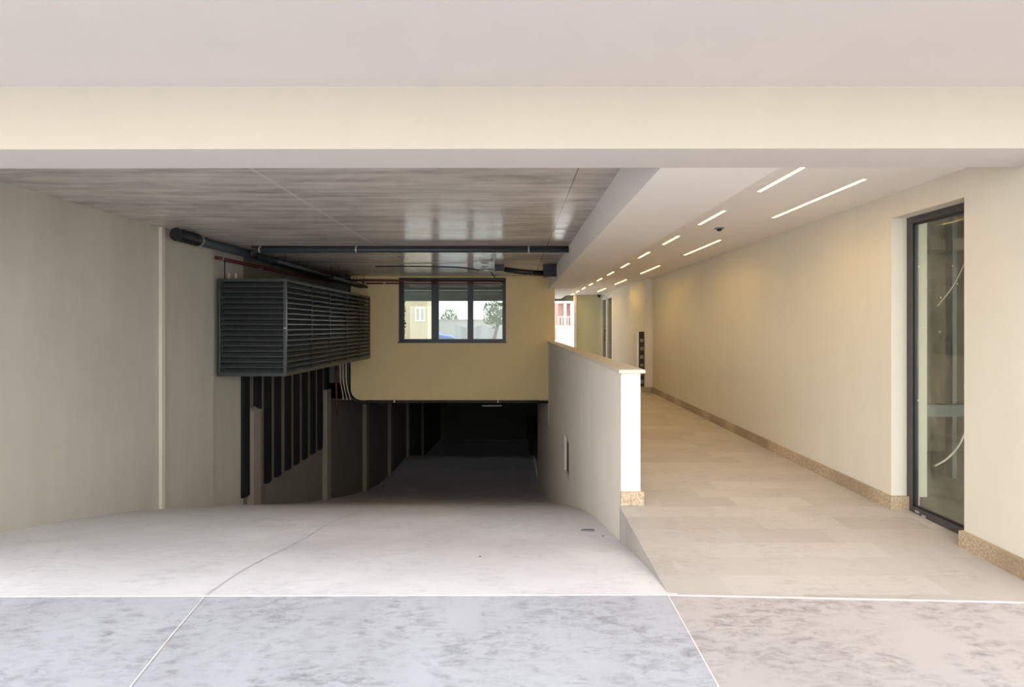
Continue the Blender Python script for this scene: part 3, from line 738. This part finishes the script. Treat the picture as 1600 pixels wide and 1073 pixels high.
# basement fittings
bx = empty('ceiling_box', (sx(832, 12.3), 12.3, R(-1.825)), 'small grey ceiling box at the basement entrance by the retaining wall', 'ceiling box')
m = MB(); m.box(sx(823, 12.3), sx(842, 12.3), 12.2, 12.4, R(-1.96), R(-1.825)); m.build('housing', M['pipe_grey'], bx, bevel=.006)
m = MB(); m.box(sx(828, 12.3), sx(836, 12.3), 12.19, 12.2, R(-1.94), R(-1.90)); m.build('lens', M['black'], bx)
for x0, x1, d, zz, lab in ((753, 784, 14, -2.33, 'thin unlit batten lamp hanging in the dark basement entrance'), (590, 600, 13.2, -2.12, 'short unlit batten lamp in the dark basement near the first pier')):
    e = empty('batten_lamp', (sx((x0 + x1) / 2, d), d, R(zz)), lab, 'lamp')
    m = MB(); m.box(sx(x0, d), sx(x1, d), d, d + .06, R(zz), R(zz) + .03); m.build('lamp_body', M['plastic_white'], e)
    for q in (x0 + 1, x1 - 1): m = MB(); m.tube([(sx(q, d), d + .03, R(zz) + .03), (sx(q, d), d + .03, R(-1.83))], .004, 6); m.build('hanger_rod', M['black'], e)

# slate shard on the ramp
d = 4.42; zc = smooth_z(d); X = sx(918, d)
m = MB(); a_ = (smooth_z(d + .04) - smooth_z(d - .04)) / .08
pl = [(-.065, -.035), (.05, -.04), (.07, .01), (.055, .04), (-.03, .035), (-.06, .01)]
lo_ = [m.bm.verts.new((X + p, d + q, zc + q * a_ + .001)) for p, q in pl]; hi_ = [m.bm.verts.new((X + p * .96, d + q * .96, zc + q * a_ + .011)) for p, q in pl]
m.bm.faces.new(lo_[::-1]); m.bm.faces.new(hi_)
for i in range(6): m.bm.faces.new((lo_[i], lo_[(i + 1) % 6], hi_[(i + 1) % 6], hi_[i]))
tag(m.build('stone_shard', plain('slate_grey', srgb(128, 128, 130), .8), origin=(X, d, zc)), 'flat grey stone shard lying on the ramp near the parapet wall', 'shard')

rs = random.Random(4)
for px_, d_, tx in ((750, 3.35, 'on the open middle of the ramp'), (942, 4.15, 'on the ramp beside the grey stone shard')):
    X = sx(px_, d_); zc = smooth_z(d_)
    bm_ = MB(); bmesh.ops.create_icosphere(bm_.bm, subdivisions=2, radius=.007)
    for v in bm_.bm.verts:
        v.co = Vector((v.co.x * 1.3, v.co.y, v.co.z * .7)) * rs.uniform(.82, 1.15) + Vector((X, d_, zc + .006))
    tag(bm_.build('pebble', M['raw_wall'], origin=(X, d_, zc)), 'tiny dark pebble lying ' + tx, 'pebble', 'pebbles on the ramp')

# ------------------------------------------------------------------ beyond the building
G = R(-1.42)
def leafy(name, parent, centre, rad, n, leaf=.05, squash=(1, 1, 1), seed=1):
    rnd = random.Random(seed); m = MB(); c = Vector(centre)
    for _ in range(n):
        while True:
            p = Vector((rnd.uniform(-1, 1), rnd.uniform(-1, 1), rnd.uniform(-1, 1)))
            if p.length < 1: break
        lump = 1 + .18 * math.sin(p.x * 7 + seed) * math.cos(p.z * 6)
        p = c + Vector((p.x * squash[0], p.y * squash[1], p.z * squash[2])) * rad * lump
        u = Vector((rnd.uniform(-1, 1), rnd.uniform(-1, 1), rnd.uniform(-1, 1))).normalized(); v = u.orthogonal().normalized()
        L = leaf * rnd.uniform(.6, 1.3)
        m.face([p - u * L, p + v * L * .4, p + u * L, p - v * L * .4])
    return m.build(name, M['leaf'], parent)
tr = empty('olive_tree', (sx(773, 19), 19, G), 'small olive tree with a leaning trunk outside the rear window', 'tree')
x, y = tr.location.x, 19
m = MB(); m.tube([(x - .1, y, G), (x - .02, y, sz(529, 19)), (x + .1, y, sz(512, 19)), (x + .22, y, sz(500, 19))], [.09, .08, .065, .05], 10)
m.tube([(x + .2, y, sz(502, 19)), (x - .05, y, sz(490, 19)), (x - .2, y, sz(482, 19))], [.045, .03, .015], 8); m.tube([(x + .22, y, sz(500, 19)), (x + .3, y, sz(485, 19))], [.04, .015], 8)
m.build('trunk', M['bark'], tr)
leafy('crown', tr, (sx(776, 19), y, sz(490, 19)), .56, 2600, .045, (1.05, 1, .95), 3)
sh = empty('garden_shrub', (sx(702, 30), 30, G), 'leafy shrub showing above the white wall in the middle window pane', 'shrub')
leafy('crown', sh, (sx(702, 30), 30, sz(497, 30)), .62, 1500, .06, (1.1, .8, 1), 5)
m = MB(); m.tube([(sx(702, 30), 30, G), (sx(702, 30), 30, sz(497, 30))], .05, 8); m.build('trunk', M['bark'], sh)
# low boundary walls
m = MB(); m.box(-9, 2.4, 28, 28.2, G - .05, sz(500, 28)); m.box(-9, 2.4, 27.95, 28.25, sz(500, 28), sz(500, 28) + .05)
tag(m.build('garden_wall', M['garden_white'], origin=(-3, 28, G)), 'low white boundary wall across the street behind the olive tree', 'wall')
m = MB(); seg_n = 24
for k in range(seg_n):   # pale tarpaulin draped over a line, sagging between posts
    xa, xb = -2.95 + 2.75 * k / seg_n, -2.95 + 2.75 * (k + 1) / seg_n
    def sag(x): return sz(507, 24.3) - .16 * abs(math.sin((x + 2.95) / 2.75 * math.pi * 2))
    ya, yb = 24.3 + .04 * math.sin(xa * 9), 24.3 + .04 * math.sin(xb * 9)
    m.hexa([(xa, ya, G), (xb, yb, G), (xb, yb + .01, G), (xa, ya + .01, G), (xa, ya, sag(xa)), (xb, yb, sag(xb)), (xb, yb + .01, sag(xb)), (xa, ya + .01, sag(xa))])
tag(m.build('tarpaulin_fence', plain('grey_tarpaulin', srgb(128, 133, 136), .7), origin=(-1.6, 24.3, G)), 'pale grey tarpaulin fence sagging between posts behind the olive tree', 'fence')
# beige house
hb = empty('beige_house', (-6.4, 22.7, G), 'pale beige rendered house seen through the first window pane', 'house')
hx1 = sx(668, 21.5)
m = MB(); m.box(hx1 - 5, hx1, 21.5, 24, G, R(6)); m.build('wall', plaster('beige_house_render', srgb(168, 158, 132)), hb)
for a, b, c, e in ((649, 664, 480, 502),):
    x0, x1, z1, z0 = sx(a, 21.5), sx(b, 21.5), sz(c, 21.5), sz(e, 21.5)
    m = MB(); t = .05; m.box(x0, x1, 21.45, 21.52, z0, z0 + t); m.box(x0, x1, 21.45, 21.52, z1 - t, z1); m.box(x0, x0 + t, 21.45, 21.52, z0 + t, z1 - t); m.box(x1 - t, x1, 21.45, 21.52, z0 + t, z1 - t); m.box((x0 + x1) / 2 - .03, (x0 + x1) / 2 + .03, 21.45, 21.52, z0 + t, z1 - t)
    wf = m.build('window', M['plastic_white'], hb)
    m = MB(); m.box(x0 + t, x1 - t, 21.47, 21.49, z0 + t, z1 - t); g_ = m.build('pane', plain('grey_curtain_glass', srgb(150, 150, 140), .3), hb)
m = MB(); m.box(hx1 - 5.3, hx1 + .1, 21.2, 24.1, R(6), R(6.3)); m.build('roof', M['red_facade'], hb)
# blue car
ca = empty('blue_car', (sx(684, 24.3), 24.3, G), 'blue parked car partly visible low in the rear window', 'car')
cx = sx(707, 24.3) - .45
side = [(-2.0, .35), (-2.02, .75), (-1.85, .98), (-1.2, 1.02), (-.75, 1.42), (.45, 1.44), (1.05, 1.02), (1.75, .92), (2.0, .7), (2.02, .35)]
m = MB(); m.prism_y([(cx - 1.2 + a * .95, G + b * 1.05) for a, b in side], 24.3, 25.9); m.build('body', M['car_blue'], ca, bevel=.05)
m = MB(); m.prism_y([(cx - 1.2 + a * .95, G + b * 1.05) for a, b in ((-1.05, 1.02), (-.68, 1.36), (-.15, 1.37), (-.15, 1.02))], 24.285, 24.298)
m.prism_y([(cx - 1.2 + a * .95, G + b * 1.05) for a, b in ((-.08, 1.02), (-.08, 1.37), (.4, 1.38), (.88, 1.02))], 24.285, 24.298); m.build('side_window', M['glass_dark'], ca)
for a in (-1.3, 1.25):
    for yy in (24.27, 25.75):
        X = cx - 1.2 + a * .95; m = MB(); m.tube([(X, yy, G + .31), (X, yy + .2, G + .31)], .31, 24); wh = m.build('wheel', M['rubber'], ca)
        m = MB(); m.tube([(X, yy - .01, G + .31), (X, yy + .21, G + .31)], .18, 16); q = m.build('hubcap', M['clamp'], ca); q.parent = wh
# red-brown house with balcony, seen past the end of the parapet
rh = empty('balcony_house', (7.5, 50, G), 'pale house with red-brown upper floor and balcony beyond the walkway end', 'house')
d = 50
def hx(x): return sx(x, d)
def hz(y): return sz(y, d)
m = MB(); m.box(hx(872), hx(872) + 12, d, d + 8, G, hz(470)); m.build('wall', M['red_facade'], rh)
m = MB(); m.box(hx(871), hx(871) + 12, d - .9, d, hz(474), hz(468)); m.build('roof_edge', M['plastic_white'], rh)
m = MB(); m.box(hx(868), hx(868) + 13, d - 1.2, d, hz(512), hz(508.5)); m.build('balcony_slab', M['plastic_white'], rh)
for a, b in ((880, 883.5), (890, 892.5), (905, 908)):
    m = MB(); m.box(hx(a), hx(b), d - .9, d - .6, hz(508.5), hz(474)); m.build('column', M['plastic_white'], rh)
m = MB(); x = hx(871)
m.box(hx(871), hx(920), d - 1.15, d - 1.1, hz(495.5), hz(494.5))
while x < hx(920): m.box(x, x + .06, d - 1.15, d - 1.1, hz(508.5), hz(495.5)); x += .32
m.build('railing', M['plastic_white'], rh)
m = MB(); m.box(hx(868), hx(868) + 13, d - 1.19, d - .9, G, hz(512)); m.build('ground_floor_wall', M['white_line'], rh)
m = MB(); m.box(hx(889), hx(895), d - .5, d, hz(486), hz(478)); m.build('awning_box', M['pier'], rh)
